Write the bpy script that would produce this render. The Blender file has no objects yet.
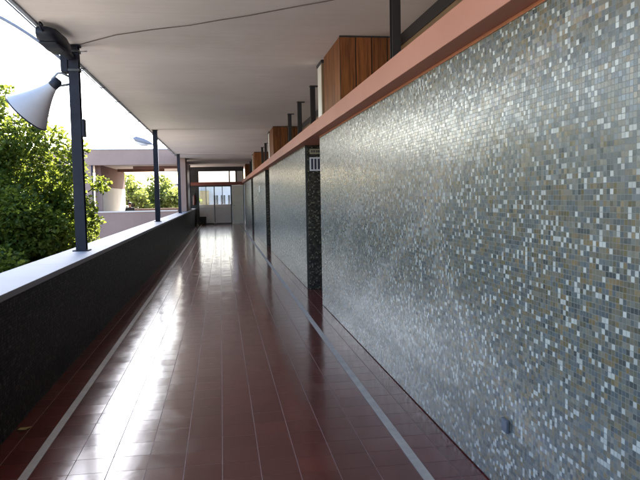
import bpy, bmesh, math, random
import numpy as np
from mathutils import Vector, Matrix

random.seed(7)
rng = np.random.default_rng(11)
S = bpy.context.scene
C = S.collection
R = math.radians

# ------------------------------------------------------------------ dimensions (metres, floor of the gallery = 0)
CAM_H = 1.435
WALL_X = 1.29          # face of the mosaic wall
PAR_X = -1.325         # inner face of the parapet
CEIL = 3.10
ROOF_X = -1.65         # roof edge
BAY = 8.9
GROUND = -3.2
FAR = 36.3             # glazed screen at the end
Y0 = -9.0

# ------------------------------------------------------------------ materials
def nm(name):
    m = bpy.data.materials.new(name); m.use_nodes = True
    nt = m.node_tree
    b = nt.nodes['Principled BSDF']
    return m, nt, b

def N(nt, typ, **kw):
    n = nt.nodes.new(typ)
    for k, v in kw.items():
        if k.startswith('i_'):
            n.inputs[k[2:].replace('_', ' ')].default_value = v
        else:
            setattr(n, k, v)
    return n

def L(nt, a, b): nt.links.new(a, b)

def mth(nt, op, a, b=None, c=None):
    n = nt.nodes.new('ShaderNodeMath'); n.operation = op
    for i, v in enumerate((a, b, c)):
        if v is None: continue
        if isinstance(v, (int, float)): n.inputs[i].default_value = v
        else: nt.links.new(v, n.inputs[i])
    return n.outputs[0]

def vmth(nt, op, a, b=None):
    n = nt.nodes.new('ShaderNodeVectorMath'); n.operation = op
    for i, v in enumerate((a, b)):
        if v is None: continue
        if isinstance(v, (tuple, list)): n.inputs[i].default_value = v
        else: nt.links.new(v, n.inputs[i])
    return n.outputs[0]

def comb(nt, x, y, z):
    n = nt.nodes.new('ShaderNodeCombineXYZ')
    for i, v in enumerate((x, y, z)):
        if isinstance(v, (int, float)): n.inputs[i].default_value = v
        else: nt.links.new(v, n.inputs[i])
    return n.outputs[0]

def mixc(nt, f, a, b):
    n = nt.nodes.new('ShaderNodeMix'); n.data_type = 'RGBA'
    for sock, v in ((n.inputs[0], f), (n.inputs[6], a), (n.inputs[7], b)):
        if isinstance(v, (int, float)): sock.default_value = v
        elif isinstance(v, tuple): sock.default_value = (*v, 1) if len(v) == 3 else v
        else: nt.links.new(v, sock)
    return n.outputs[2]

def ramp(nt, fac, stops, interp='LINEAR'):
    n = nt.nodes.new('ShaderNodeValToRGB'); cr = n.color_ramp; cr.interpolation = interp
    while len(cr.elements) < len(stops): cr.elements.new(0.5)
    for e, (p, c) in zip(cr.elements, stops):
        e.position = p; e.color = (*c, 1)
    nt.links.new(fac, n.inputs[0])
    return n.outputs[0]

def noise(nt, vec, scale, detail=3, rough=.5):
    n = nt.nodes.new('ShaderNodeTexNoise'); n.inputs['Scale'].default_value = scale
    n.inputs['Detail'].default_value = detail; n.inputs['Roughness'].default_value = rough
    if vec is not None: nt.links.new(vec, n.inputs['Vector'])
    return n.outputs['Fac']

def white(nt, vec):
    n = nt.nodes.new('ShaderNodeTexWhiteNoise'); n.noise_dimensions = '3D'
    nt.links.new(vec, n.inputs['Vector'])
    return n.outputs['Value'], n.outputs['Color']

def pos(nt): return nt.nodes.new('ShaderNodeNewGeometry').outputs['Position']

def plain(name, col, rough=.6, var=.12, scale=6., spec=.5, metal=0., bump=0., bscale=60.):
    """Painted / plain surface with soft mottling and optional grain bump."""
    m, nt, b = nm(name)
    p = nt.nodes.new('ShaderNodeTexCoord').outputs['Object']
    f = noise(nt, p, scale, 5, .6)
    lo = tuple(c*(1-var) for c in col); hi = tuple(min(1, c*(1+var)) for c in col)
    L(nt, ramp(nt, f, [(.25, lo), (.75, hi)]), b.inputs['Base Color'])
    b.inputs['Roughness'].default_value = rough
    b.inputs['Specular IOR Level'].default_value = spec
    b.inputs['Metallic'].default_value = metal
    if bump:
        bn = nt.nodes.new('ShaderNodeBump'); bn.inputs['Strength'].default_value = bump; bn.inputs['Distance'].default_value = .01
        L(nt, noise(nt, p, bscale, 4, .6), bn.inputs['Height']); L(nt, bn.outputs[0], b.inputs['Normal'])
    return m

def mosaic(name, palettes, whitecol, wprob, rough, grout, axes='yz', band=False, jitter=.05, spec=.5):
    """Glass mosaic of 2 cm tiles: every tile has its own colour and a slightly different tilt."""
    m, nt, b = nm(name)
    P = pos(nt)
    sx = nt.nodes.new('ShaderNodeSeparateXYZ'); L(nt, P, sx.inputs[0])
    U = sx.outputs['xyz'.index(axes[0])]; V = sx.outputs['xyz'.index(axes[1])]
    # slightly wandering rows, as hand laid sheets are
    wob = noise(nt, P, .9, 2)
    u = mth(nt, 'DIVIDE', U, .02)
    v = mth(nt, 'DIVIDE', mth(nt, 'ADD', V, mth(nt, 'MULTIPLY', mth(nt, 'SUBTRACT', wob, .5), .012)), .02)
    fu = mth(nt, 'FLOOR', u); fv = mth(nt, 'FLOOR', v)
    du = mth(nt, 'FLOOR', mth(nt, 'DIVIDE', mth(nt, 'ADD', fu, mth(nt, 'MODULO', fv, 2.)), 2.))
    cell = comb(nt, mth(nt, 'ADD', fu, .37), mth(nt, 'ADD', fv, .37), .5)
    dcell = comb(nt, mth(nt, 'ADD', du, .37), mth(nt, 'ADD', fv, .37), 7.5)
    r1, c1 = white(nt, cell); r2, c2 = white(nt, dcell)
    sc = nt.nodes.new('ShaderNodeSeparateColor'); L(nt, c1, sc.inputs[0])
    sd = nt.nodes.new('ShaderNodeSeparateColor'); L(nt, c2, sd.inputs[0])
    usedbl = mth(nt, 'GREATER_THAN', sd.outputs[0], .72)
    n = nt.nodes.new('ShaderNodeMix'); n.data_type = 'FLOAT'
    L(nt, usedbl, n.inputs[0]); L(nt, r1, n.inputs[2]); L(nt, r2, n.inputs[3])
    val = n.outputs[0]
    k = len(palettes[0])
    cols = [ramp(nt, val, [(i/len(p), c) for i, c in enumerate(p)], 'CONSTANT') for p in palettes]
    PQ = comb(nt, mth(nt, 'MULTIPLY', fu, .02), mth(nt, 'MULTIPLY', fv, .02), 1.3)
    # patches: where the olive tiles take over from the grey ones
    pn = noise(nt, PQ, 2.2, 4, .65)
    pick = mth(nt, 'GREATER_THAN', mth(nt, 'ADD', pn, mth(nt, 'MULTIPLY', mth(nt, 'SUBTRACT', sd.outputs[1], .5), .9)), .51)
    col = mixc(nt, pick, cols[0], cols[1])
    wp = mth(nt, 'MULTIPLY', mth(nt, 'ADD', noise(nt, PQ, 2.3, 3), .5), wprob)
    if band:
        U = mth(nt, 'MULTIPLY', fu, .02); V = mth(nt, 'MULTIPLY', fv, .02)
        dz = mth(nt, 'SUBTRACT', V, 1.32)
        up = mth(nt, 'GREATER_THAN', dz, 0.)
        kk = mth(nt, 'ADD', 1.57, mth(nt, 'MULTIPLY', up, 1.63))
        cy = mth(nt, 'SUBTRACT', 3.95, mth(nt, 'MULTIPLY', kk, mth(nt, 'MULTIPLY', dz, dz)))
        d1 = mth(nt, 'ABSOLUTE', mth(nt, 'SUBTRACT', U, cy))
        # branch running down and away along the wall
        by = mth(nt, 'ADD', 3.96, mth(nt, 'MULTIPLY', mth(nt, 'SUBTRACT', 1.33, V), 2.2))
        d2 = mth(nt, 'ADD', mth(nt, 'ABSOLUTE', mth(nt, 'SUBTRACT', U, by)), mth(nt, 'MULTIPLY', up, 9.))
        # a second vein further along
        d3 = mth(nt, 'ABSOLUTE', mth(nt, 'SUBTRACT', U, mth(nt, 'ADD', 6.6, mth(nt, 'MULTIPLY', mth(nt, 'SINE', mth(nt, 'MULTIPLY', V, 3.)), .5))))
        d = mth(nt, 'MINIMUM', mth(nt, 'MINIMUM', d1, d2), mth(nt, 'ADD', d3, .06))
        d = mth(nt, 'ADD', d, mth(nt, 'MULTIPLY', mth(nt, 'SUBTRACT', noise(nt, PQ, 5., 3), .5), .35))
        inb = mth(nt, 'LESS_THAN', mth(nt, 'ADD', d, mth(nt, 'MULTIPLY', mth(nt, 'SUBTRACT', sc.outputs[1], .5), .34))  , .16)
        col = mixc(nt, inb, col, cols[2])
    isw = mth(nt, 'LESS_THAN', sc.outputs[2], wp)
    col = mixc(nt, isw, col, whitecol)
    # small value change tile by tile
    hs = nt.nodes.new('ShaderNodeHueSaturation'); L(nt, col, hs.inputs['Color'])
    L(nt, mth(nt, 'ADD', .86, mth(nt, 'MULTIPLY', sd.outputs[2], .28)), hs.inputs['Value'])
    col = hs.outputs[0]
    gu = mth(nt, 'ABSOLUTE', mth(nt, 'SUBTRACT', mth(nt, 'FRACT', u), .5)); gv = mth(nt, 'ABSOLUTE', mth(nt, 'SUBTRACT', mth(nt, 'FRACT', v), .5))
    g = mth(nt, 'GREATER_THAN', mth(nt, 'MAXIMUM', gu, gv), .452)
    col = mixc(nt, g, col, grout)
    dirt = noise(nt, P, 3.5, 5, .65)
    col = mixc(nt, mth(nt, 'MULTIPLY', ramp(nt, dirt, [(.45, (0, 0, 0)), (.8, (1, 1, 1))]), .22), col, tuple(c*.55 for c in grout))
    L(nt, col, b.inputs['Base Color'])
    rr = mth(nt, 'ADD', rough, mth(nt, 'MULTIPLY', g, .4))
    L(nt, mth(nt, 'ADD', rr, mth(nt, 'MULTIPLY', sc.outputs[0], .12)), b.inputs['Roughness'])
    b.inputs['Specular IOR Level'].default_value = spec
    jit = vmth(nt, 'SCALE', vmth(nt, 'SUBTRACT', c1, (.5, .5, .5))); jit.node.inputs['Scale'].default_value = jitter
    bn = nt.nodes.new('ShaderNodeBump'); bn.inputs['Strength'].default_value = .5; bn.inputs['Distance'].default_value = .0015
    L(nt, mth(nt, 'SUBTRACT', mth(nt, 'MULTIPLY', noise(nt, P, 60., 2), .4), g), bn.inputs['Height'])
    nrm = vmth(nt, 'NORMALIZE', vmth(nt, 'ADD', bn.outputs[0], jit))
    L(nt, nrm, b.inputs['Normal'])
    return m

def floor_tiles(name):
    m, nt, b = nm(name)
    P = pos(nt); sx = nt.nodes.new('ShaderNodeSeparateXYZ'); L(nt, P, sx.inputs[0])
    u = mth(nt, 'DIVIDE', mth(nt, 'ADD', sx.outputs[0], .83), .2); v = mth(nt, 'DIVIDE', mth(nt, 'SUBTRACT', sx.outputs[1], 4.514), .2)
    cell = comb(nt, mth(nt, 'ADD', mth(nt, 'FLOOR', u), .4), mth(nt, 'ADD', mth(nt, 'FLOOR', v), .4), .5)
    r, c = white(nt, cell)
    sc = nt.nodes.new('ShaderNodeSeparateColor'); L(nt, c, sc.inputs[0])
    base = ramp(nt, r, [(0, (.100, .021, .017)), (.35, (.115, .024, .019)), (.7, (.127, .027, .021)), (1, (.145, .031, .023))])
    n1 = noise(nt, P, 7., 6, .65)
    base = mixc(nt, mth(nt, 'MULTIPLY', n1, .65), base, (.058, .017, .015))
    # scuffs and dull traffic marks
    mp = nt.nodes.new('ShaderNodeMapping'); mp.inputs['Scale'].default_value = (3., 1., 1.); L(nt, P, mp.inputs[0])
    sc1 = noise(nt, mp.outputs[0], 2.6, 8, .7)
    scf = ramp(nt, sc1, [(.45, (0, 0, 0)), (.85, (1, 1, 1))])
    base = mixc(nt, mth(nt, 'MULTIPLY', scf, .12), base, (.20, .13, .12))
    gu = mth(nt, 'ABSOLUTE', mth(nt, 'SUBTRACT', mth(nt, 'FRACT', u), .5)); gv = mth(nt, 'ABSOLUTE', mth(nt, 'SUBTRACT', mth(nt, 'FRACT', v), .5))
    # joints of uneven width
    wv = mth(nt, 'MULTIPLY', noise(nt, P, 9., 2), .007)
    ju = mth(nt, 'GREATER_THAN', mth(nt, 'ADD', gu, wv), .4925); jv = mth(nt, 'GREATER_THAN', mth(nt, 'ADD', gv, wv), .495)
    base = mixc(nt, mth(nt, 'MULTIPLY', jv, .7), base, (.05, .026, .025))
    base = mixc(nt, ju, base, (.17, .12, .115))
    L(nt, base, b.inputs['Base Color'])
    rg = mth(nt, 'ADD', .10, mth(nt, 'MULTIPLY', n1, .10))
    rg = mth(nt, 'ADD', rg, mth(nt, 'MULTIPLY', scf, .10))
    rg = mth(nt, 'ADD', rg, mth(nt, 'MULTIPLY', mth(nt, 'MAXIMUM', ju, jv), .35))
    L(nt, rg, b.inputs['Roughness'])
    b.inputs['IOR'].default_value = 1.62; L(nt, mth(nt, 'SUBTRACT', .5, mth(nt, 'MULTIPLY', mth(nt, 'MAXIMUM', ju, jv), .42)), b.inputs['Specular IOR Level'])
    # each tile lies a hair out of level; its surface is softly cushioned
    jit = vmth(nt, 'SCALE', vmth(nt, 'MULTIPLY', vmth(nt, 'SUBTRACT', c, (.5, .5, .5)), (1, 1, 0))); jit.node.inputs['Scale'].default_value = .009
    bn = nt.nodes.new('ShaderNodeBump'); bn.inputs['Strength'].default_value = .4; bn.inputs['Distance'].default_value = .0018
    h = mth(nt, 'ADD', mth(nt, 'MULTIPLY', noise(nt, P, 14., 3), .5), mth(nt, 'MULTIPLY', mth(nt, 'MAXIMUM', ju, jv), -.5))
    L(nt, h, bn.inputs['Height'])
    L(nt, vmth(nt, 'NORMALIZE', vmth(nt, 'ADD', bn.outputs[0], jit)), b.inputs['Normal'])
    return m

def timber(name, dark, light, plank=.17, rough=.38):
    m, nt, b = nm(name)
    P = nt.nodes.new('ShaderNodeTexCoord').outputs['Object']
    sx = nt.nodes.new('ShaderNodeSeparateXYZ'); L(nt, P, sx.inputs[0])
    s = mth(nt, 'DIVIDE', mth(nt, 'ADD', sx.outputs[0], sx.outputs[1]), plank)
    r, c = white(nt, comb(nt, mth(nt, 'ADD', mth(nt, 'FLOOR', s), .3), .5, .5))
    mp = nt.nodes.new('ShaderNodeMapping'); mp.inputs['Scale'].default_value = (14., 14., .9); L(nt, P, mp.inputs[0])
    gr = noise(nt, vmth(nt, 'ADD', mp.outputs[0], comb(nt, mth(nt, 'MULTIPLY', r, 40.), 0., 0.)), 2.4, 6, .65)
    col = ramp(nt, gr, [(.3, dark), (.72, light)])
    hs = nt.nodes.new('ShaderNodeHueSaturation'); L(nt, col, hs.inputs['Color']); L(nt, mth(nt, 'ADD', .75, mth(nt, 'MULTIPLY', r, .5)), hs.inputs['Value'])
    seam = mth(nt, 'GREATER_THAN', mth(nt, 'ABSOLUTE', mth(nt, 'SUBTRACT', mth(nt, 'FRACT', s), .5)), .465)
    col = mixc(nt, seam, hs.outputs[0], (.012, .007, .005))
    L(nt, col, b.inputs['Base Color']); b.inputs['Roughness'].default_value = rough; b.inputs['Specular IOR Level'].default_value = .25
    bn = nt.nodes.new('ShaderNodeBump'); bn.inputs['Strength'].default_value = .6; bn.inputs['Distance'].default_value = .006
    L(nt, mth(nt, 'SUBTRACT', mth(nt, 'MULTIPLY', gr, .15), seam), bn.inputs['Height']); L(nt, bn.outputs[0], b.inputs['Normal'])
    return m

def plaster(name, col, stain, rough=.8, streak=True, boards=False):
    """Painted plaster / concrete: broad stains, fine grain."""
    m, nt, b = nm(name)
    P = pos(nt)
    n1 = noise(nt, P, .7, 6, .62); n2 = noise(nt, P, 22., 4, .6)
    c = mixc(nt, ramp(nt, n1, [(.38, (0, 0, 0)), (.72, (1, 1, 1))]), col, stain)
    if streak:
        mp = nt.nodes.new('ShaderNodeMapping'); mp.inputs['Scale'].default_value = (5., 5., .35); L(nt, P, mp.inputs[0])
        c = mixc(nt, mth(nt, 'MULTIPLY', ramp(nt, noise(nt, mp.outputs[0], 1.5, 6, .7), [(.5, (0, 0, 0)), (.8, (1, 1, 1))]), .5), c, stain)
    if boards:
        # board-marked: faint streaks across the span, a few damp patches
        mb = nt.nodes.new('ShaderNodeMapping'); mb.inputs['Scale'].default_value = (.5, 7., 1.); L(nt, P, mb.inputs[0])
        c = mixc(nt, mth(nt, 'MULTIPLY', ramp(nt, noise(nt, mb.outputs[0], 1.3, 7, .7), [(.42, (0, 0, 0)), (.8, (1, 1, 1))]), .55), c, tuple(x*.9 for x in stain))
        c = mixc(nt, mth(nt, 'MULTIPLY', ramp(nt, noise(nt, P, .45, 8, .72), [(.58, (0, 0, 0)), (.66, (1, 1, 1))]), .22), c, tuple(x*y for x, y in zip(stain, (.8, .74, .66))))
        sx = nt.nodes.new('ShaderNodeSeparateXYZ'); L(nt, P, sx.inputs[0])
        v = mth(nt, 'DIVIDE', mth(nt, 'SUBTRACT', sx.outputs[1], 7.53), 2.225)
        e = mth(nt, 'GREATER_THAN', mth(nt, 'ABSOLUTE', mth(nt, 'SUBTRACT', mth(nt, 'FRACT', v), .5)), .4985)
        c = mixc(nt, mth(nt, 'MULTIPLY', e, .3), c, stain)
    c = mixc(nt, mth(nt, 'MULTIPLY', n2, .12), c, tuple(x*.7 for x in stain))
    L(nt, c, b.inputs['Base Color']); b.inputs['Roughness'].default_value = rough
    b.inputs['Specular IOR Level'].default_value = .3
    bn = nt.nodes.new('ShaderNodeBump'); bn.inputs['Strength'].default_value = .25; bn.inputs['Distance'].default_value = .004
    L(nt, noise(nt, P, 45., 4, .6), bn.inputs['Height']); L(nt, bn.outputs[0], b.inputs['Normal'])
    return m

def glass(name, tint=(.9, .93, .95)):
    m, nt, b = nm(name)
    nt.nodes.remove(b)
    out = nt.nodes['Material Output']
    t = N(nt, 'ShaderNodeBsdfTransparent'); t.inputs[0].default_value = (*tint, 1)
    g = N(nt, 'ShaderNodeBsdfGlossy'); g.inputs['Roughness'].default_value = .03
    fr = N(nt, 'ShaderNodeFresnel'); fr.inputs[0].default_value = 1.5
    mx = N(nt, 'ShaderNodeMixShader'); L(nt, fr.outputs[0], mx.inputs[0]); L(nt, t.outputs[0], mx.inputs[1]); L(nt, g.outputs[0], mx.inputs[2])
    L(nt, mx.outputs[0], out.inputs[0])
    return m

def leafmat(name, dark, mid, light, trans=.45):
    m, nt, b = nm(name)
    P = pos(nt)
    geo = nt.nodes.new('ShaderNodeNewGeometry')
    f = mth(nt, 'ADD', mth(nt, 'MULTIPLY', geo.outputs['Random Per Island'], .6), mth(nt, 'MULTIPLY', noise(nt, P, .9, 3), .5))
    c = ramp(nt, f, [(.3, dark), (.6, mid), (.95, light)])
    L(nt, c, b.inputs['Base Color']); b.inputs['Roughness'].default_value = .5; b.inputs['Specular IOR Level'].default_value = .3
    tr = N(nt, 'ShaderNodeBsdfTranslucent')
    tc = mixc(nt, .5, c, (.26, .29, .03)); L(nt, tc, tr.inputs[0])
    mx = N(nt, 'ShaderNodeMixShader'); mx.inputs[0].default_value = trans
    L(nt, b.outputs[0], mx.inputs[1]); L(nt, tr.outputs[0], mx.inputs[2])
    L(nt, mx.outputs[0], nt.nodes['Material Output'].inputs[0])
    return m

COOL = [(0.109, 0.12, 0.109), (0.139, 0.145, 0.128), (0.087, 0.098, 0.092), (0.163, 0.159, 0.135), (0.132, 0.127, 0.096), (0.094, 0.108, 0.112), (0.147, 0.134, 0.099), (0.063, 0.072, 0.069)]
OLIVE = [(0.14, 0.114, 0.059), (0.17, 0.13, 0.074), (0.113, 0.104, 0.07), (0.148, 0.137, 0.099), (0.125, 0.13, 0.116), (0.177, 0.133, 0.07), (0.106, 0.096, 0.067), (0.091, 0.108, 0.112)]
TAN = [(.245, .215, .155), (.20, .195, .205), (.19, .14, .095), (.26, .24, .195), (.225, .225, .195), (.14, .14, .16), (.24, .185, .115), (.20, .205, .18)]
DARKJ = [(.05, .04, .03), (.035, .03, .024), (.07, .056, .04), (.028, .026, .024), (.06, .05, .035), (.04, .032, .024)]
DARK = [(0.007, 0.007, 0.007), (0.012, 0.01, 0.008), (0.017, 0.013, 0.009), (0.01, 0.01, 0.01), (0.021, 0.017, 0.012), (0.012, 0.012, 0.011)]
DARK2 = [(0.011, 0.01, 0.008), (0.018, 0.014, 0.01), (0.014, 0.013, 0.011), (0.007, 0.007, 0.007), (0.024, 0.02, 0.015), (0.012, 0.01, 0.008)]

M = {}
M['mosaic'] = mosaic('mosaic_grey', [COOL, OLIVE, TAN], (.42, .425, .39), .13, .20, (.185, .18, .16), 'yz', True, .055, .36)
M['mosaic_dark_yz'] = mosaic('mosaic_black_side', [DARK, DARK2], (.060, .056, .044), .10, .45, (.009, .009, .0085), 'yz', False, .05, .16)
M['mosaic_dark_xz'] = mosaic('mosaic_black_jamb', [DARKJ, DARK2], (.17, .155, .11), .13, .3, (.02, .019, .017), 'xz', False, .03, .3)
M['floor'] = floor_tiles('glazed_red_tile')
M['stripe'] = plain('pale_stone_strip', (.36, .335, .30), .6, .18, 9, .2, bump=.1)
M['ceiling'] = plaster('ceiling_plaster', (.81, .745, .71), (.72, .655, .615), .85, False, True)
M['beam'] = plaster('salmon_paint', (.45, .195, .135), (.38, .158, .105), .6, False)
M['orange'] = plain('orange_trim', (.34, .12, .05), .6)
M['coping'] = plaster('coping_stone', (.30, .31, .34), (.24, .245, .26), .55, False)
M['black'] = plain('black_paint', (.014, .014, .016), .42, .3, 12, .5)
M['steel'] = plain('dark_steel_paint', (.014, .015, .026), .6, .35, 9, .2, bump=.08, bscale=30)
M['dark'] = plain('dark_housing', (.014, .016, .024), .5, .25, spec=.25)
M['timber'] = timber('varnished_timber', (.070, .022, .008), (.29, .105, .028), rough=.6)
M['timber2'] = timber('timber_door', (.16, .07, .035), (.30, .14, .07), .3)
M['white'] = plain('white_board', (.68, .66, .61), .5, .12)
M['brownedge'] = plain('brown_edge', (.20, .13, .07), .5)
M['greypanel'] = plain('grey_panel', (.62, .65, .69), .4, .1, 3)
M['greydoor'] = plain('pale_grey_door', (.72, .77, .74), .35, .08, 2)
M['redwood'] = plain('red_brown_rail', (.19, .062, .045), .5)
M['ledge'] = plain('white_sill', (.72, .74, .76), .4)
M['glass'] = glass('window_glass')
M['glass_dim'] = glass('dimming_glass', (.36, .38, .45))  # tint darkened to dim the bright sky and its reflection in the floor
M['glass_end'] = glass('end_glass', (.62, .64, .66))
M['horn'] = plain('horn_paint', (.40, .385, .40), .5, .08, 4)
M['galv'] = plain('galvanised', (.30, .32, .36), .4, .15, 10, .5, .5)
M['pipe'] = plain('grey_blue_pipe', (.13, .14, .18), .5, .15, 10, .4)
M['cable'] = plain('cable_sheath', (.10, .075, .06), .6)
M['pink'] = plaster('pink_render', (.275, .19, .165), (.225, .155, .135), .85)
M['wingwhite'] = plaster('white_render', (.66, .67, .63), (.56, .56, .52), .8)
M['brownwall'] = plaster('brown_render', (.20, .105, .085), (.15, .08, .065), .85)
M['soffit'] = plaster('soffit', (.60, .54, .49), (.52, .46, .42), .85, False)
M['paving'] = plaster('pale_paving', (.50, .45, .385), (.42, .375, .32), .9, False)
M['roofing'] = plain('roof_felt', (.12, .11, .11), .9)
M['bark'] = plain('bark', (.065, .05, .038), .9, .35, 14, .2, bump=.8, bscale=18)
M['leaf'] = leafmat('leaf_green', (.022, .050, .010), (.065, .110, .018), (.19, .215, .042), .6)
M['leaf_far'] = leafmat('leaf_haze_pale', (.11, .14, .045), (.17, .20, .07), (.24, .25, .11), .65)  # haze and overexposure are put into these paler leaf colours
M['room'] = plain('dim_room_wall', (.10, .085, .07), .8)
M['bin'] = plain('black_plastic', (.018, .018, .02), .5)
M['red'] = plain('red_enamel', (.07, .016, .012), .35)
M['cloth'] = plain('dark_cloth', (.016, .018, .022), .9)
M['skin'] = plain('skin', (.30, .17, .12), .6)
M['hair'] = plain('dark_hair', (.012, .010, .009), .6)
M['signwhite'] = plain('sign_white', (.62, .62, .66), .45)
M['signblue'] = plain('sign_dark_blue', (.022, .018, .05), .45)
M['cream'] = plain('cream_plate', (.30, .26, .19), .5)
M['plate'] = plain('blue_grey_plate', (.085, .10, .13), .4)
M['bldwhite'] = plaster('white_house', (.74, .75, .77), (.66, .68, .70), .85)
M['bldyellow'] = plaster('ochre_render', (.58, .42, .20), (.50, .36, .18), .85)
M['bldglass'] = plain('dark_pane', (.04, .05, .06), .12)
M['leafdry'] = plain('dry_leaf', (.30, .24, .09), .7)

# ------------------------------------------------------------------ mesh helpers
def box(bm, x0, x1, y0, y1, z0, z1, bev=0.0):
    vs = [bm.verts.new((x, y, z)) for x in (x0, x1) for y in (y0, y1) for z in (z0, z1)]
    f = [(0, 1, 3, 2), (4, 6, 7, 5), (0, 4, 5, 1), (2, 3, 7, 6), (0, 2, 6, 4), (1, 5, 7, 3)]
    fs = [bm.faces.new([vs[i] for i in q]) for q in f]
    if bev:
        es = list({e for q in fs for e in q.edges})
        bmesh.ops.bevel(bm, geom=es, offset=bev, segments=2, affect='EDGES', profile=.6)

def tube(bm, pts, rad, seg=10, cap=True):
    pts = [Vector(p) for p in pts]
    if not hasattr(rad, '__len__'): rad = [rad]*len(pts)
    rings = []
    t = (pts[1]-pts[0]).normalized()
    up = Vector((0, 0, 1)) if abs(t.z) < .9 else Vector((1, 0, 0))
    nrm = t.cross(up).normalized()
    for i, p in enumerate(pts):
        if i == 0: t = pts[1]-pts[0]
        elif i == len(pts)-1: t = pts[-1]-pts[-2]
        else: t = pts[i+1]-pts[i-1]
        t.normalize()
        nrm = (nrm - t*nrm.dot(t)).normalized(); b = t.cross(nrm)
        rings.append([bm.verts.new(p + (nrm*math.cos(2*math.pi*k/seg)+b*math.sin(2*math.pi*k/seg))*rad[i]) for k in range(seg)])
    for a, b in zip(rings, rings[1:]):
        for k in range(seg):
            bm.faces.new((a[k], a[(k+1) % seg], b[(k+1) % seg], b[k]))
    if cap:
        bm.faces.new(rings[0][::-1]); bm.faces.new(rings[-1])

def link(name, bm, mat, parent=None, smooth=False, origin=None):
    bmesh.ops.recalc_face_normals(bm, faces=bm.faces)
    me = bpy.data.meshes.new(name); bm.to_mesh(me); bm.free()
    return linkme(name, me, mat, parent, smooth)

def linkme(name, me, mat, parent=None, smooth=False):
    o = bpy.data.objects.new(name, me); C.objects.link(o)
    for m in (mat if isinstance(mat, (list, tuple)) else [mat]): me.materials.append(m)
    if smooth:
        for p in me.polygons: p.use_smooth = True
    if parent is not None: o.parent = parent
    return o

def B(name, mat, parent, *boxes, bev=0.0):
    bm = bmesh.new()
    for b in boxes: box(bm, *b, bev=bev)
    return link(name, bm, mat, parent)

def thing(name, label, cat, loc=(0, 0, 0), rotz=0, group=None):
    o = bpy.data.objects.new(name, None); C.objects.link(o); o.empty_display_size = .1
    o.location = loc; o.rotation_euler = (0, 0, rotz)
    return tag(o, label, cat, group)

def tag(o, label, cat, group=None):
    o['label'] = label; o['category'] = cat
    if group: o['group'] = group
    return o

def struct(o): o['kind'] = 'structure'; return o

def dup(root, loc, label):
    def cp(o, par):
        c = o.copy(); C.objects.link(c)
        if par is not None: c.parent = par
        for ch in [x for x in bpy.data.objects if x.parent == o]: cp(ch, c)
        return c
    r = cp(root, None); r.location = loc; r['label'] = label
    return r

# ================================================================== THE SETTING
g = bmesh.new(); bmesh.ops.create_grid(g, x_segments=1, y_segments=1, size=900)
gr = link('ground', g, M['paving']); gr.location = (0, 0, GROUND); struct(gr)

struct(B('gallery_floor', M['floor'], None, (-1.60, 8.0, Y0, 40.0, -.30, 0.0)))
struct(B('floor_border_line', M['stripe'], None, (.972, 1.022, Y0, FAR-.06, -.02, .004)))
struct(B('floor_border_line', M['stripe'], None, (-1.075, -1.028, Y0, FAR-.06, -.02, .004)))

# ceiling slab, with shallow cover strips on the joints at the columns
PY = [7.53 + BAY*i for i in (-1, 0, 1, 2, 3)]
bm = bmesh.new(); box(bm, ROOF_X, 8.2, Y0, 39.6, CEIL, CEIL+.22)  # unseen overhang past the end screen, added to keep the sun out
for y in PY[2:]:
    box(bm, ROOF_X+.02, 1.97, y-.16, y-.02, CEIL-.008, CEIL+.01, bev=.003)
struct(link('ceiling', bm, M['ceiling']))

# the classroom side behind the high windows (dim)
struct(B('classroom_wall', M['room'], None,
         (7.8, 8.0, Y0, 40, 0, CEIL-.002), (2.02, 7.79, 39.8, 40.0, .002, CEIL-.002), (2.02, 7.79, Y0, Y0+.2, .002, CEIL-.002)))

# ------------------------------------------------------------------ roof edge rail with clips
t = thing('roof_edge_rail', 'thin metal rail with clips along the outer edge of the ceiling', 'roof trim', (ROOF_X, 0, CEIL))
B('edge_strip', M['galv'], t, (-.035, -.002, Y0, 39.6, -.018, .225))
bm = bmesh.new(); tube(bm, [(-.065, Y0, -.004), (-.065, 39.6, -.004)], .008, 8); link('conduit', bm, M['galv'], t, True)
for k in range(18):
    y = 8.7 + k*1.45
    B('clip', M['steel'], t, (-.078, .012, y, y+.03, -.026, -.0185))

# ------------------------------------------------------------------ mosaic walls along the right side
WALLS = [(Y0, 8.5), (10.0, 17.5), (19.05, 26.3), (27.85, FAR-.02)]
WL = ['long nearest mosaic wall of grey olive and white glass tiles beside the red floor',
      'second grey mosaic wall, just beyond the first black mosaic doorway jamb',
      'third grey mosaic wall down the gallery, with a small white notice on it',
      'farthest grey mosaic wall, next to the glazed end screen']
for i, (a, b) in enumerate(WALLS):
    t = thing('mosaic_wall', WL[i], 'wall', (WALL_X, a, 0), group='grey mosaic walls along the gallery')
    # core of the wall, faced with mosaic on the gallery side
    o = B('facing', M['mosaic'], t, (0, .05, 0.0, b-a, .008, 2.203))
    B('core', M['room'], t, (.0505, .70, .004, b-a-.004, .004, 2.2025))
    B('plinth', M['black'], t, (.012, .049, .002, b-a-.002, .001, .0078))
    if i:
        B('jamb_facing', M['mosaic_dark_xz'], t, (.0225, .70, -.030, .0035, .003, 2.2025))
        B('corner_trim', M['black'], t, (-.006, .022, -.034, -.0003, .003, 2.202))
    B('end_facing', M['mosaic_dark_xz'], t, (.012, .70, b-a+.0005, b-a+.02, .003, 2.2025))
    # orange paint line where the tiles stop below the lintel
    B('paint_line', M['orange'], t, (-.004, .04, .0, b-a, 2.186, 2.2028)) if i == 0 else None

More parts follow.
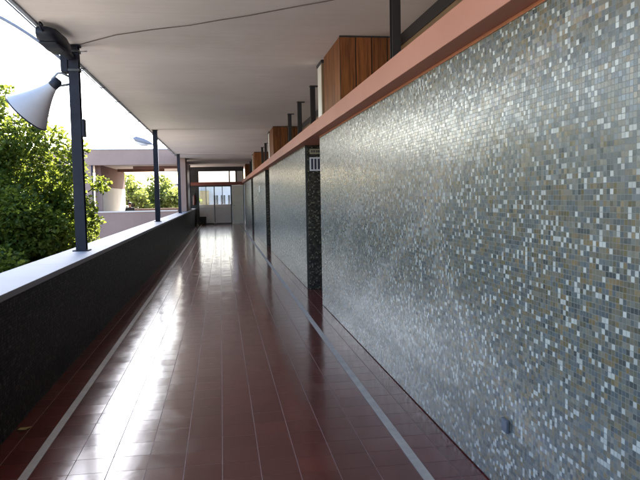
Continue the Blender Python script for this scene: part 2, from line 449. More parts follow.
# back of the doorways
for i in range(3):
    a, b = WALLS[i][1], WALLS[i+1][0]
    t = thing('classroom_door', ['timber classroom door set back in the nearest doorway', 'timber classroom door set back in the second doorway',
              'timber classroom door set back in the farthest doorway'][i], 'door', (1.99, a, 0), group='classroom doors')
    B('door_leaf', M['timber2'], t, (0.0, .05, .06, b-a-.06, .006, 2.10), bev=.003)
    B('door_frame', M['black'], t, (-.03, .06, .021, .058, .006, 2.2025), (-.03, .06, b-a-.058, b-a-.034, .006, 2.2025), (-.03, .06, .059, b-a-.059, 2.102, 2.2025))
    bm = bmesh.new(); tube(bm, [(0, .16, 1.02), (-.06, .16, 1.02), (-.06, .28, 1.02)], .011, 8); link('handle', bm, M['galv'], t, True)

# ------------------------------------------------------------------ salmon lintel beam and what stands on it
o = B('lintel_beam', M['beam'], None, (1.173, 1.99, Y0, FAR-.03, 2.204, 2.359), bev=.006)
tag(o, 'long salmon pink lintel beam running above the mosaic walls and doorways', 'beam')

# high windows behind the ledge
def clerestory(a, b, label):
    t = thing('clerestory_window', label, 'window', (2.0, a, 2.36), group='high windows under the ceiling')
    n = b-a
    B('frame', M['black'], t, (-.06, .05, 0.001, n-.001, .0005, .05), (-.10, .05, .001, n-.001, .62, .7395), (-.05, .05, .001, .05, .0505, .6195), (-.05, .05, n-.05, n-.001, .0505, .6195),
      *[(-.04, .04, n*k/4-.02, n*k/4+.02, .0505, .6195) for k in (1, 2, 3)])
    B('rail', M['brownedge'], t, (-.09, -.061, .001, n-.001, .56, .6195))
    B('pane', M['glass'], t, (0, .006, .05, n-.05, .0505, .6195))
CL = ['dark framed high window above the nearest mosaic wall, behind the black post', 'dark framed high window above the second mosaic wall',
      'dark framed high window above the third mosaic wall', 'dark framed high window above the farthest mosaic wall']
edges = [-9.0, 6.86, 15.76, 24.66, FAR-.1]
for i in range(4): clerestory(edges[i]+.001, edges[i+1]-.001, CL[i])

# timber boxes, white end boards, black posts : one set in every bay
def make_box():
    t = thing('timber_box', 'nearest varnished plank box standing on the salmon lintel beam up to the ceiling', 'cabinet', (1.272, 6.87, 2.3592), group='timber boxes on the lintel beam')
    B('planks', M['timber'], t, (.0, .66, .0, 1.06, 0.0, .734), bev=.004)
    B('cover_strip', M['black'], t, (-.004, .664, -.004, .0, .722, .737))
    return t
BL = [None, 'second plank box along the lintel beam, past three black posts', 'third plank box along the lintel beam, small and dark in the distance', 'farthest plank box on the lintel beam, beside the glazed end screen']
tb = make_box()
for i in (1, 2, 3): dup(tb, (1.272, 6.87+8.85*i, 2.3592), BL[i])

def make_board():
    t = thing('white_end_board', 'white upright board with black cap just beyond the nearest timber box', 'board', (1.272, 8.13, 2.3592), group='white boards on the lintel beam')
    B('board', M['white'], t, (.0, .10, .03, .32, .02, .70), bev=.003)
    B('edge_trim', M['brownedge'], t, (.0, .12, -.035, .0295, .02, .70))
    B('cap', M['black'], t, (-.012, .16, -.05, .34, .7005, .737), bev=.003)
    B('foot', M['black'], t, (-.01, .16, -.06, .34, 0., .0195))
    return t
wb = make_board()
WBL = [None, 'white upright board with black cap beyond the second timber box', 'white upright board with black cap beyond the third timber box']
for i in (1, 2): dup(wb, (1.272, 8.13+8.85*i, 2.3592), WBL[i])

def make_post():
    t = thing('black_post', 'tall black steel post on the lintel beam in front of the nearest timber box', 'post', (1.425, 5.235, 2.3592), group='black posts on the lintel beam')
    # H section: web and two flanges
    B('shaft', M['black'], t, (-.035, .035, -.040, -.028, 0.012, .728), (-.035, .035, .028, .040, .012, .728), (-.006, .006, -.028, .028, .012, .728))
    B('foot_plate', M['black'], t, (-.05, .05, -.055, .055, 0, .0118), bev=.002)
    B('top_plate', M['black'], t, (-.045, .09, -.05, .05, .7282, .7395), bev=.002)
    return t
pp = make_post()
ordn = ['first', 'second', 'third']
place = ['between the nearest white board and the second timber box', 'between the second white board and the third timber box', 'between the third white board and the farthest timber box']
for bay in range(3):
    for j in range(3):
        dup(pp, (1.425, 10.02 + BAY*bay + 1.68*j, 2.3592), f'{ordn[j]} of three black posts {place[bay]}')

# ------------------------------------------------------------------ parapet
PL = ['near dark mosaic parapet wall with pale coping along the open side', 'far dark mosaic parapet wall with pale coping, beyond the second column']
for i, (a, b) in enumerate([(Y0, 16.74), (16.765, FAR-.12)]):
    t = thing('parapet_wall', PL[i], 'parapet', (PAR_X, a, 0), group='dark mosaic parapets')
    B('core', M['pink'], t, (-.375, -.0305, .003, b-a-.003, -.6, .8345))
    B('facing', M['mosaic_dark_yz'], t, (-.03, 0, 0, b-a, .0, .8345))
    bm = bmesh.new(); n = max(1, round((b-a)/2.1)); st = (b-a)/n
    for k in range(n): box(bm, -.395, .014, st*k+.0025, st*(k+1)-.0025, .835, .878, bev=.005)
    link('coping', bm, M['coping'], t)

# ------------------------------------------------------------------ columns on the parapet
def make_col():
    t = thing('steel_column', 'nearest dark steel column, the one carrying the horn speaker', 'column', (-1.525, 7.53, .8785), group='dark steel columns along the parapet')
    bm = bmesh.new()
    box(bm, -.053, .053, -.050, -.040, .012, 2.205); box(bm, -.053, .053, .040, .050, .012, 2.205); box(bm, -.042, .042, -.040, .040, .012, 2.205)
    link('shaft', bm, M['steel'], t)
    B('base_plate', M['steel'], t, (-.085, .085, -.085, .085, 0, .0118), bev=.003)
    B('head_plate', M['steel'], t, (-.07, .07, -.065, .065, 2.2052, 2.2205), bev=.003)
    return t
col0 = make_col()
for y, l in zip((PY[2], PY[3]), ('second dark steel column, with a street lamp showing behind it', 'third dark steel column, close to the far wing')):
    dup(col0, (-1.525, y, .8785), l)
dup(col0, (-1.525, 33.9, .8785), 'farthest dark steel column, beside the timber panel near the end screen')

# junction box, clamps, bracket rods on the near column
t = thing('junction_box', 'dark junction box strapped to the upper left of the nearest column', 'junction box', (-1.5785, 7.53, 2.80))
B('housing', M['dark'], t, (-.068, -.001, -.055, .045, 0, .26), bev=.008)
B('lid', M['steel'], t, (-.075, -.004, -.066, -.0555, .01, .25), bev=.004)
for z in (.03, .23):
    B('strap', M['black'], t, (-.003, .117, -.062, -.0508, z-.012, z+.012), (.1075, .117, -.0505, .06, z-.012, z+.012))
    bm = bmesh.new(); tube(bm, [(.117, -.03, z), (.20, -.035, z+.002)], .006, 6); link('bolt', bm, M['galv'], t, True)

t = thing('switch_box', 'small dark box fixed halfway up the right side of the nearest column', 'box', (-1.4715, 7.53, 2.12))
B('housing', M['dark'], t, (.0, .038, -.04, .04, 0, .19), bev=.005)
B('cover', M['steel'], t, (.006, .032, -.048, -.0405, .012, .178), bev=.003)

# floodlight hung below the ceiling at the column head
t = thing('floodlight', 'dark lantern floodlight hung under the ceiling edge at the top of the nearest column', 'lamp', (-1.53, 7.36, 2.955))
bm = bmesh.new()
def loft(bm, secs):
    rings = []
    for (c, w, h, seg) in secs:
        c = Vector(c)
        ring = []
        for k in range(16):
            a = 2*math.pi*k/16
            ca, sa = math.cos(a), math.sin(a)
            x = math.copysign(abs(ca)**.55, ca)*w; z = math.copysign(abs(sa)**.55, sa)*h
            ring.append(bm.verts.new(c+Vector((x, 0, z))))
        rings.append(ring)
    for a, b in zip(rings, rings[1:]):
        for k in range(16): bm.faces.new((a[k], a[(k+1) % 16], b[(k+1) % 16], b[k]))
    bm.faces.new(rings[0]); bm.faces.new(rings[-1][::-1])
loft(bm, [((0, 0, 0), .035, .03, 0), ((-.012, -.14, .012), .04, .035, 0), ((-.02, -.24, .025), .085, .055, 0), ((-.035, -.42, .04), .105, .066, 0), ((-.055, -.70, .052), .10, .062, 0), ((-.065, -.80, .058), .07, .045, 0)])
link('housing', bm, M['dark'], t, True)
bm = bmesh.new()
loft(bm, [((-.026, -.27, -.036), .075, .012, 0), ((-.036, -.44, -.032), .088, .016, 0), ((-.054, -.68, -.016), .082, .014, 0)])
link('lens', bm, M['dark'], t, True)
bm = bmesh.new(); tube(bm, [(-.065, -.80, .06), (-.07, -.86, .075), (-.075, -.88, .10), (-.075, -.86, .125), (-.07, -.82, .125), (-.065, -.80, .11)], .009, 8); link('hook', bm, M['steel'], t, True)
B('clamp', M['steel'], t, (-.07, .07, .105, .1185, -.02, .05), (-.03, .03, -.01, .1045, -.02, .04), bev=.003)

# horn loudspeaker
A0 = Vector((-1.735, 7.47, 2.665)); A1 = Vector((-2.035, 7.53, 2.385))
t = thing('horn_loudspeaker', 'pale grey horn loudspeaker bracketed to the nearest column, mouth tilted down', 'loudspeaker', A0)
ax = (A1-A0); ln = ax.length; ax.normalize()
rot = ax.to_track_quat('Z', 'Y').to_matrix()
def lathe(bm, prof, seg=40):
    rings = []
    for (s, r) in prof:
        rings.append([bm.verts.new(rot @ Vector((r*math.cos(2*math.pi*k/seg), r*math.sin(2*math.pi*k/seg), s))) for k in range(seg)])
    for a, b in zip(rings, rings[1:]):
        for k in range(seg): bm.faces.new((a[k], a[(k+1) % seg], b[(k+1) % seg], b[k]))
    return rings
prof = [(ln*s, .052+.205*(s**1.3)) for s in [i/14 for i in range(15)]]
inner = [(s, r-.007) for s, r in prof[::-1]]
bm = bmesh.new(); rr = lathe(bm, prof+[(ln+.006, .257), (ln+.006, .25)]+inner); link('bell', bm, M['horn'], t, True)
bm = bmesh.new()
ring = [rot @ Vector((.2545*math.cos(2*math.pi*k/48), .2545*math.sin(2*math.pi*k/48), ln+.004)) for k in range(49)]
tube(bm, ring, .008, 8, False); link('rim', bm, M['dark'], t, True)
bm = bmesh.new(); rr = lathe(bm, [(-.085, .0), (-.085, .038), (-.075, .05), (-.01, .056), (.012, .056), (.012, .047)]); link('driver', bm, M['dark'], t, True)
bm = bmesh.new(); tube(bm, [tuple(rot @ Vector((0, 0, s))) for s in (-.02, .17, .30)], [.03, .045, .06], 16)
link('reflex_cone', bm, M['horn'], t, True)
bm = bmesh.new()
tube(bm, [(-.02, .0, .056), (.045, .0, .125), (.085, .02, .135), (.158, .05, .10)], .013, 8)
tube(bm, [(.02, 0, -.035), (.06, .01, -.005), (.158, .05, .02)], .013, 8)
link('bracket', bm, M['galv'], t, True)

# curved pipe arm reaching out of the column head
bm = bmesh.new()
pts = []
for k in range(15):
    s = k/14
    pts.append((-1.595-1.75*s, 7.53-.05*s, 2.90+1.64*s-.97*s*s))
tube(bm, pts, .019, 10)
o = link('pipe_arm', bm, M['pipe'], None, True)
tag(o, 'thin grey pipe curving up and outward from the nearest column', 'pipe')

# wire stapled across the ceiling
bm = bmesh.new()
wp = [(-1.45, 7.46), (-1.0, 6.98), (-.62, 6.76), (-.24, 6.54), (.03, 6.36), (.31, 6.15), (.62, 5.92), (.93, 5.66), (1.4, 5.28), (1.9, 4.9)]
tube(bm, [(x, y, CEIL-.006-(.006 if k % 2 else 0)) for k, (x, y) in enumerate(wp)], .0045, 6)
o = link('ceiling_wire', bm, M['cable'], None, True)
tag(o, 'thin brown wire running diagonally across the ceiling from the nearest column', 'wire')

# ------------------------------------------------------------------ small things on walls
t = thing('barred_sign', 'small white framed sign with three dark bars on the black mosaic jamb', 'sign', (1.352, 9.9695, 1.815))
B('panel', M['signwhite'], t, (0, .175, -.014, 0, 0, .205), bev=.002)
B('bar', M['signblue'], t, *[(.022+k*.051, .052+k*.051, -.018, -.0142, .022, .183) for k in range(3)])
t = thing('cream_plate', 'small cream plate with dark worn markings above the barred sign', 'sign', (1.358, 9.9695, 2.07))
B('plate', M['cream'], t, (0, .165, -.010, 0, 0, .078), bev=.002)
B('marking', M['black'], t, *[(x, x+.014, -.0125, -.0102, .022, .058) for x in (.018, .042, .066, .095, .119, .138)])

o = B('outlet_plate', M['plate'], None, (-.016, 0, 0, .062, 0, .062), bev=.005)
o.location = (WALL_X-.0005, 2.81, .322)
tag(o, 'small blue grey outlet plate low on the nearest mosaic wall', 'outlet')
o = B('wall_notice', M['white'], None, (-.010, 0, 0, .30, 0, .21), bev=.002)
o.location = (WALL_X-.0005, 21.9, 1.60); tag(o, 'small white notice fixed on the third mosaic wall', 'notice')

# dry leaf on the floor
bm = bmesh.new()
vs = [bm.verts.new(v) for v in [(0, 0, .006), (.02, .02, .012), (.05, .025, .008), (.09, .005, .015), (.05, -.02, .006), (.018, -.018, .010), (.045, .002, .004)]]
for q in [(0, 1, 6), (1, 2, 6), (2, 3, 6), (3, 4, 6), (4, 5, 6), (5, 0, 6)]: bm.faces.new([vs[i] for i in q])
o = link('dry_leaf', bm, M['leafdry']); o.location = (-1.30, 4.27, 0); o.rotation_euler = (0, 0, .3)
tag(o, 'small dry yellow leaf on the dark floor border beside the parapet', 'leaf')

# ------------------------------------------------------------------ glazed end screen
t = thing('end_screen', 'glazed partition with grey panels, red rail and door closing the gallery end', 'partition', (0, FAR, 0))
fr = []
for x, w in ((-1.20, .10), (-.333, .055), (.575, .07), (1.255, .06)): fr.append((x-w/2, x+w/2, -.05, .05, .0008, 2.10))
for x, w in ((-1.20, .10), (.50, .07), (1.255, .06), (.86, .07)): fr.append((x-w/2, x+w/2, -.05, .05, 2.281, 2.86))
fr += [(-1.62, 1.285, -.05, .05, 2.861, 3.098), (-1.149, -.362, -.045, .045, .0008, .06), (-.304, .539, -.045, .045, .0008, .06),
       (-1.149, -.362, -.045, .045, 2.03, 2.10), (-.304, .539, -.045, .045, 2.03, 2.10), (.08, .115, -.04, .04, 1.06, 2.029), (-.79, -.76, -.04, .04, 1.06, 2.029)]
B('frame', M['black'], t, *fr)
B('rail', M['redwood'], t, (-1.62, 1.285, -.07, .06, 2.101, 2.28))
B('panel', M['greypanel'], t, (-1.149, -.362, -.02, .02, .061, .90))
B('panel', M['greypanel'], t, (-.304, .539, -.02, .02, .061, .90))
B('sill', M['ledge'], t, (-1.149, -.362, -.05, .05, .901, 1.059), (-.304, .539, -.05, .05, .901, 1.059))
B('pane', M['glass_end'], t, (-1.149, -.362, -.004, .004, 1.06, 2.03))
B('pane', M['glass_end'], t, (-.304, .539, -.004, .004, 1.06, 2.03))
B('upper_pane', M['glass_dim'], t, (-1.149, .464, -.004, .004, 2.281, 2.86))
B('upper_pane', M['glass_dim'], t, (.536, .824, -.004, .004, 2.281, 2.86))
B('dark_panel', M['greypanel'], t, (.896, 1.224, -.012, .012, 2.281, 2.86))
d = B('door', M['greydoor'], t, (.613, 1.222, -.03, .02, .0012, 2.095))
bm = bmesh.new(); tube(bm, [(.68, -.03, 1.0), (.68, -.075, 1.0), (.78, -.075, 1.0)], .011, 8); link('handle', bm, M['galv'], d, True)
B('side_post', M['black'], t, (-1.62, -1.251, -.05, .05, .004, 2.10), (-1.62, -1.251, -.05, .05, 2.281, 2.86))

t = thing('waste_bin', 'low black waste bin on the floor at the left of the end screen', 'bin', (-.97, FAR-.28, 0))
bm = bmesh.new()
vs = []
for z, s in ((.003, .15), (.40, .18)):
    vs.append([bm.verts.new((x*s, y*s*.85, z)) for x, y in ((-1, -1), (1, -1), (1, 1), (-1, 1))])
for k in range(4): bm.faces.new((vs[0][k], vs[0][(k+1) % 4], vs[1][(k+1) % 4], vs[1][k]))
bm.faces.new(vs[0][::-1]); bm.faces.new(vs[1])
bmesh.ops.bevel(bm, geom=bm.edges[:], offset=.015, segments=2, affect='EDGES')
link('body', bm, M['bin'], t)
B('rim', M['black'], t, (-.19, .19, -.165, .165, .4005, .425), bev=.006)

t = thing('fire_extinguisher', 'dull red extinguisher hung on the dark post left of the end screen', 'extinguisher', (-1.40, FAR-.15, 1.06))
bm = bmesh.new(); tube(bm, [(0, 0, 0), (0, 0, .02), (0, 0, .44), (0, 0, .50), (0, 0, .54)], [.07, .082, .082, .06, .025], 20); link('cylinder', bm, M['red'], t, True)
bm = bmesh.new(); tube(bm, [(0, 0, .54), (0, 0, .60)], .02, 10); tube(bm, [(-.02, 0, .60), (.09, -.02, .63)], .012, 8); link('valve', bm, M['black'], t, True)
bm = bmesh.new(); tube(bm, [(.02, 0, .58), (.10, -.01, .50), (.105, -.01, .25), (.10, -.01, .12)], .012, 8); link('hose', bm, M['black'], t, True)
B('wall_bracket', M['black'], t, (-.03, .03, .083, .0985, .10, .40))

# left side between the far column and the screen
o = B('timber_screen', M['timber2'], None, (-1.60, -1.50, 30.6, 33.4, .8795, CEIL-.002), bev=.004)
tag(o, 'brown timber screen between parapet coping and ceiling near the end screen', 'screen')
o = B('pink_pier', M['pink'], None, (-1.70, -1.41, 27.99, 29.4, .8795, CEIL-.002), bev=.01)
tag(o, 'pink rendered pier standing beyond the third column', 'pier')

# ------------------------------------------------------------------ the wing across the court
WY0, WY1 = 28.0, 35.6
t = thing('gallery_wing', 'pink rendered wing of the building with an open upper gallery across the court', 'building', (-1.75, WY0, GROUND))
def wz(z): return z-GROUND
B('roof', M['pink'], t, (-14.25, 0, 0, .35, wz(2.84), wz(3.46)), (-14.25, 0, WY1-WY0-.3, WY1-WY0, wz(2.84), wz(3.46)), bev=.01)
B('roof_cap', M['galv'], t, (-14.25, 0.0, -.03, .38, wz(3.4605), wz(3.50)), bev=.005)
B('roof_deck', M['roofing'], t, (-14.2, -.01, .351, WY1-WY0-.301, wz(3.2), wz(3.3)))
B('soffit', M['soffit'], t, (-14.2, -.01, .351, WY1-WY0-.301, wz(2.87), wz(3.199)))
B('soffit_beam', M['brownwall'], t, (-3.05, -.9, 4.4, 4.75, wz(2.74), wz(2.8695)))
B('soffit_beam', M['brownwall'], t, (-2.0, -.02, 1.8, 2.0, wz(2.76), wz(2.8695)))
B('parapet', M['pink'], t, (-14.25, -.03, 0, .25, .01, wz(.90)))
B('parapet_cap', M['soffit'], t, (-14.25, -.03, -.03, .28, wz(.9005), wz(.955)), bev=.006)
B('back_parapet', M['pink'], t, (-14.25, .0, WY1-WY0-.25, WY1-WY0, .01, wz(.93)))
B('deck', M['soffit'], t, (-14.2, -.04, .251, WY1-WY0-.251, wz(-.25), wz(0.0)))
B('solid_wall', M['pink'], t, (-14.2, -3.42, .06, .22, wz(.956), wz(2.8395)))
sp = B('partition', M['wingwhite'], t, (-3.36, -3.12, .40, WY1-WY0-.33, wz(0.001), wz(1.95)))
B('partition_end', M['pink'], t, (-3.36, -3.08, .285, .3995, wz(.001), wz(1.95)))
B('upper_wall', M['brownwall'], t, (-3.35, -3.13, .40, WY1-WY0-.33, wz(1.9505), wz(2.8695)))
bm = bmesh.new(); tube(bm, [(-3.38, -.07, .02), (-3.38, -.07, wz(2.83))], .035, 10); link('downpipe', bm, M['steel'], t, True)
for k in range(5):
    x = -12.6+k*2.3
    w = B('window', M['black'], t, (x, x+1.4, -.012, .02, 1.0, 2.2)); B('pane', M['bldglass'], w, (x+.06, x+.67, -.016, -.0125, 1.06, 2.14), (x+.73, x+1.34, -.016, -.0125, 1.06, 2.14))

# mast on the wing roof
bm = bmesh.new(); tube(bm, [(0, 0, 0), (0, 0, .62)], .014, 8); tube(bm, [(-.16, 0, .56), (.16, 0, .56)], .009, 6); tube(bm, [(-.10, 0, .47), (.10, 0, .47)], .009, 6)
o = link('roof_antenna', bm, M['galv'], None, True); o.location = (-4.63, 28.5, 3.30); tag(o, 'thin antenna mast standing on the roof of the pink wing', 'antenna')

# bench and seated person by the wing's back parapet
t = thing('bench', 'low bench at the back parapet of the wing, under the seated person', 'bench', (-4.6, 34.9, .10))
B('seat', M['timber2'], t, (-.8, .8, -.2, .2, .36, .405), bev=.006)
B('leg', M['steel'], t, (-.7, -.62, -.17, .17, -.098, .3598)); B('leg', M['steel'], t, (.62, .7, -.17, .17, -.098, .3598))

def skin_body(verts, edges, radii, name):
    me = bpy.data.meshes.new(name); me.from_pydata(verts, edges, [])
    o = bpy.data.objects.new(name, me); C.objects.link(o)
    o.modifiers.new('Skin', 'SKIN')
    for i, r in enumerate(radii):
        rr = r if isinstance(r, tuple) else (r, r)
        me.skin_vertices[0].data[i].radius = rr
        me.skin_vertices[0].data[i].use_root = (i == 0)
    s = o.modifiers.new('Sub', 'SUBSURF'); s.levels = 2; s.render_levels = 2
    dg = bpy.context.evaluated_depsgraph_get(); dg.update()
    new = bpy.data.meshes.new_from_object(o.evaluated_get(dg))
    C.objects.unlink(o); bpy.data.objects.remove(o)
    for p in new.polygons: p.use_smooth = True
    return new
V = [(0, 0, .50), (0, .01, .66), (0, .02, .82), (0, .015, .90), (0, -.005, .965), (0, -.015, 1.03), (0, -.02, 1.10),
     (-.17, .01, .87), (-.215, -.02, .66), (-.17, -.18, .52), (-.13, -.26, .50),
     (.17, .01, .87), (.215, -.02, .66), (.17, -.18, .52), (.13, -.26, .50),
     (-.09, -.02, .49), (-.11, -.40, .47), (-.11, -.42, 0.), (-.11, -.53, -.055),
     (.09, -.02, .49), (.11, -.40, .47), (.11, -.42, 0.), (.11, -.53, -.055)]
E = [(0, 1), (1, 2), (2, 3), (3, 4), (4, 5), (5, 6), (2, 7), (7, 8), (8, 9), (9, 10), (2, 11), (11, 12), (12, 13), (13, 14), (0, 15), (15, 16), (16, 17), (17, 18), (0, 19), (19, 20), (20, 21), (21, 22)]
RR = [.14, .135, .14, .07, .055, .085, .085, .07, .052, .042, .04, .07, .052, .042, .04, .09, .075, .05, .045, .09, .075, .05, .045]
me = skin_body(V, E, RR, 'body')
t = thing('person', 'person in dark clothes sitting behind the wing parapet, head and shoulders showing', 'person', (-4.62, 34.9, .10))
me.materials.append(M['skin']); me.materials.append(M['cloth'])
for p in me.polygons:
    c = p.center
    p.material_index = 0 if (c.z > .93 or (c.y < -.20 and c.z > .43 and c.z < .56 and abs(c.x) < .16 and c.z > .515)) else 1
o = bpy.data.objects.new('body', me); C.objects.link(o); o.parent = t
bm = bmesh.new(); bmesh.ops.create_uvsphere(bm, u_segments=16, v_segments=10, radius=.1)
for v in list(bm.verts):
    v.co = Vector((v.co.x*.95, v.co.y*1.1+.01, v.co.z*1.05+1.09))
bmesh.ops.delete(bm, geom=[f for f in bm.faces if f.calc_center_median().y < -.035 and f.calc_center_median().z < 1.12], context='FACES')
link('hair', bm, M['hair'], t, True)

# ------------------------------------------------------------------ street lamp beyond the parapet
t = thing('street_lamp', 'street lamp with tapered grey head rising behind the second column', 'street lamp', (-2.27, 25.0, GROUND))
bm = bmesh.new(); tube(bm, [(0, 0, 0), (0, 0, 3), (0, 0, 6.55)], [.07, .055, .04], 12); link('pole', bm, M['galv'], t, True)
bm = bmesh.new(); tube(bm, [(.0, 0, 6.5), (-.05, 0, 6.58), (-.22, 0, 6.66)], .032, 10); link('arm', bm, M['galv'], t, True)
bm = bmesh.new()
tube(bm, [(-.18, 0, 6.645), (-.30, 0, 6.69), (-.50, 0, 6.76), (-.74, 0, 6.84), (-.84, 0, 6.865)], [.05, .10, .145, .12, .03], 14)
for v in bm.verts:
    c = 6.58 - .345*v.co.x
    v.co.z = c + (v.co.z-c)*.85
link('head', bm, M['pipe'], t, True)
bm = bmesh.new()
tube(bm, [(-.32, 0, 6.62), (-.52, 0, 6.67), (-.72, 0, 6.75)], [.06, .10, .07], 12); link('lens', bm, M['horn'], t, True)

# ------------------------------------------------------------------ building seen through the end screen
t = thing('white_house', 'white house with dark windows seen through the end screen glass', 'building', (0, 58, GROUND))
B('wall', M['bldwhite'], t, (-5, 12, 0, 8, 0, 5.75))
B('roof', M['roofing'], t, (-5.3, 12.3, -.3, 8.3, 5.751, 5.9))
B('annex', M['bldyellow'], t, (-1.75, -1.0, -.9, -.002, 0, 5.25))
for k in range(4):
    for (z0, z1) in ((3.9, 4.9), (1.0, 2.4)):
        x = -.62+k*.62
        w = B('window', M['bldwhite'], t, (x-.03, x+.45, -.03, -.001, z0, z1)); B('pane', M['bldglass'], w, (x+.02, x+.19, -.034, -.0305, z0+.06, z1-.06), (x+.23, x+.40, -.034, -.0305, z0+.06, z1-.06))

# ------------------------------------------------------------------ trees
def leaves(centres, radii, n, size, flat=.55, squash=.8):
    """n folded leaf blades scattered through clumps; returns verts, faces"""
    centres = np.asarray(centres); radii = np.asarray(radii)
    w = radii**2; w = w/w.sum()
    idx = rng.choice(len(centres), n, p=w)
    d = rng.normal(size=(n, 3)); d /= np.linalg.norm(d, axis=1)[:, None]
    r = rng.random(n)**.45
    P = centres[idx] + d*(r*radii[idx])[:, None]*np.array([1, 1, squash])
    # blade frame: mostly outward / downward hanging
    out = d + rng.normal(scale=.7, size=(n, 3)); out[:, 2] -= .35
    out /= np.linalg.norm(out, axis=1)[:, None]
    up = np.stack([rng.normal(scale=flat, size=n), rng.normal(scale=flat, size=n), np.ones(n)], 1)
    side = np.cross(out, up); side /= np.linalg.norm(side, axis=1)[:, None]
    nn = np.cross(side, out)
    s = size*(.6+.8*rng.random(n))[:, None]
    tip = P+out*s; m1 = P+out*s*.38
    fold = nn*s*.16
    a = m1+side*s*.46+fold; b = m1-side*s*.46+fold
    a2 = P+out*s*.78+side*s*.26+fold; b2 = P+out*s*.78-side*s*.26+fold
    V = np.stack([P, a, a2, tip, b2, b], 1).reshape(-1, 3)
    i = np.arange(n)*6
    F = np.concatenate([np.stack([i, i+1, i+2, i+3], 1), np.stack([i, i+3, i+4, i+5], 1)])
    return V, F

def tree(name, label, cat, base, crown_c, crown_r, nclump, clump_r, nleaf, lsize, trunk_r, mat, group=None, extra=(), shell=.35):
    t = thing(name, label, cat, base, group=group)
    base = Vector(base); cc = np.array(crown_c)-np.array(base)
    cs, rs = [], []
    for k in range(nclump):
        d = rng.normal(size=3); d /= np.linalg.norm(d)
        r = shell+(1-shell)*rng.random()**.6
        cs.append(cc+d*r*np.array(crown_r)); rs.append(clump_r*(.55+.9*rng.random()))
    for (c, r) in extra: cs.append(np.array(c)-np.array(base)); rs.append(r)
    V, F = leaves(cs, rs, nleaf, lsize)
    me = bpy.data.meshes.new('foliage'); me.from_pydata(V.tolist(), [], F.tolist()); me.update()
    linkme('crown', me, mat, t)
    bm = bmesh.new()
    top = Vector(cc)+Vector((0, 0, crown_r[2]*.35))
    tr = [Vector((0, 0, 0)), Vector((cc[0]*.15+.05, cc[1]*.15, cc[2]*.35)), Vector((cc[0]*.5-.05, cc[1]*.5+.04, cc[2]*.7)), Vector(cc), top]
    tube(bm, tr, [trunk_r*1.25, trunk_r, trunk_r*.8, trunk_r*.5, trunk_r*.2], 12)
    link('trunk', bm, M['bark'], t, True)
    bm = bmesh.new()
    for k in range(0, len(cs), max(1, len(cs)//26)):
        c = Vector(cs[k]); s = tr[2].lerp(tr[3], random.random())
        if c.z < tr[2].z: s = tr[1].lerp(tr[2], .8)
        mid = s.lerp(c, .5)+Vector((random.uniform(-.2, .2), random.uniform(-.2, .2), .15))
        tube(bm, [s, mid, c], [trunk_r*.33, trunk_r*.2, trunk_r*.06], 7)
    link('limbs', bm, M['bark'], t, True)
    return t

tree('broadleaf_tree', 'big leafy green tree just beyond the parapet, left of the nearest column', 'tree', (-5.7, 13.2, GROUND), (-5.25, 13.2, .1), (2.7, 2.6, 2.85), 360, .44, 270000, .074, .16, M['leaf'],
     extra=[((x, 13.0+.25*math.sin(7*x+3*z), z), r_) for x, z, r_ in [(-2.75, 1.95, .34), (-2.6, 1.35, .32), (-2.72, .75, .34), (-2.4, 1.0, .22), (-2.3, 1.75, .2), (-2.4, .5, .24), (-2.6, .05, .34),
            (-4.15, 3.15, .36), (-3.1, 2.5, .4), (-3.6, 2.85, .4), (-3.2, 1.9, .46), (-3.0, 1.4, .44), (-3.4, 1.0, .5), (-3.05, .6, .45), (-3.6, 2.2, .5), (-3.9, 2.55, .5), (-4.6, 3.1, .45), (-3.7, 1.6, .5), (-3.3, .1, .5),
            (-2.72, 2.35, .26), (-3.25, 2.85, .2), (-3.95, 3.42, .2), (-4.3, 2.9, .5), (-3.5, -.4, .6), (-4.2, -.2, .7), (-4.0, .6, .6), (-4.3, 1.5, .6), (-4.4, 2.2, .6)]])
tree('broadleaf_tree', 'added out-of-view shade tree beside the parapet to the left of the camera', 'tree', (-7.2, 3.6, GROUND), (-7.2, 3.6, .3), (2.6, 3.0, 2.9), 120, .6, 30000, .17, .17, M['leaf'])  # unseen tree added to shade the near ceiling and wall
TL = ['pale green tree behind the wing, directly behind the seated person', 'pale green tree behind the wing, seen left of the second column', 'low pale green tree behind the wing, seen right of the second column']
TG = 'pale trees beyond the wing'
for l, (x, y, z, r, n) in zip(TL, [(-6.0, 46, 1.0, 1.85, 4200), (-4.5, 48, 1.15, 1.75, 4200), (-2.9, 47, .6, 1.6, 3400)]):
    tree('garden_tree', l, 'tree', (x, y, GROUND), (x, y, z), (r*.9, r, r), 30, .5, n, .19, .13, M['leaf_far'], TG)

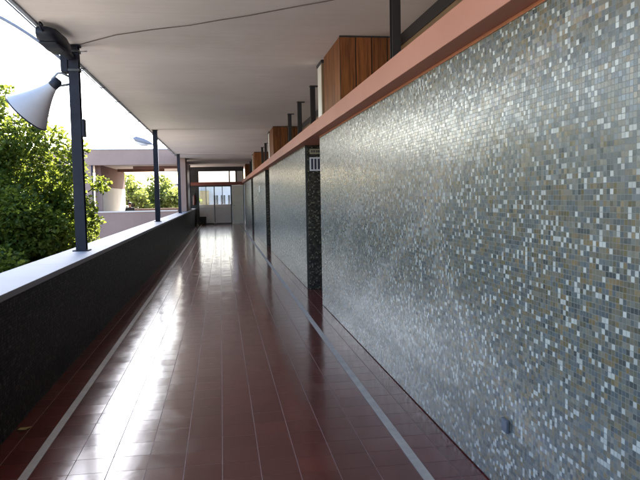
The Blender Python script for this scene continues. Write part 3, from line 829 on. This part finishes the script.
# ================================================================== LIGHT
SUN_EL, SUN_AZ = 37.0, 7.0        # azimuth measured from +Y towards +X
w = bpy.data.worlds.new('World'); S.world = w; w.use_nodes = True
nt = w.node_tree; bg = nt.nodes['Background']
sky = nt.nodes.new('ShaderNodeTexSky'); sky.sky_type = 'NISHITA'; sky.sun_disc = False
sky.sun_elevation = R(SUN_EL); sky.sun_rotation = R(SUN_AZ)
sky.dust_density = 1.6; sky.air_density = 1.0; sky.ozone_density = 1.0
nt.links.new(sky.outputs[0], bg.inputs[0]); bg.inputs[1].default_value = .145
sl = bpy.data.lights.new('Sun', 'SUN'); sl.energy = 4.6; sl.angle = R(.5); sl.color = (1, .95, .87)
so = bpy.data.objects.new('sun', sl); C.objects.link(so)
sd = Vector((math.sin(R(SUN_AZ))*math.cos(R(SUN_EL)), math.cos(R(SUN_AZ))*math.cos(R(SUN_EL)), math.sin(R(SUN_EL))))
so.rotation_euler = sd.to_track_quat('Z', 'Y').to_euler()

# ================================================================== CAMERA
yaw, pitch, roll = R(8.505), R(-3.847), R(1.04)
f = Vector((math.sin(yaw)*math.cos(pitch), math.cos(yaw)*math.cos(pitch), math.sin(pitch)))
r = Vector((math.cos(yaw), -math.sin(yaw), 0)); u = r.cross(f)
r2 = math.cos(roll)*r-math.sin(roll)*u; u2 = math.sin(roll)*r+math.cos(roll)*u
cd = bpy.data.cameras.new('Camera'); cam = bpy.data.objects.new('camera', cd); C.objects.link(cam)
mt = Matrix((r2, u2, -f)).transposed().to_4x4(); mt.translation = (0, 0, CAM_H)
cam.matrix_world = mt
cd.sensor_width = 36; cd.lens = 657.8/640*36; cd.clip_start = .05; cd.clip_end = 3000
S.camera = cam

S.view_settings.view_transform = 'Standard'; S.view_settings.look = 'None'
S.view_settings.gamma = 1; S.view_settings.use_curve_mapping = False
S.view_settings.exposure = 2.88
S.render.engine = 'CYCLES'
S.cycles.max_bounces = 8; S.cycles.diffuse_bounces = 5; S.cycles.transparent_max_bounces = 12
S.cycles.sample_clamp_indirect = 8
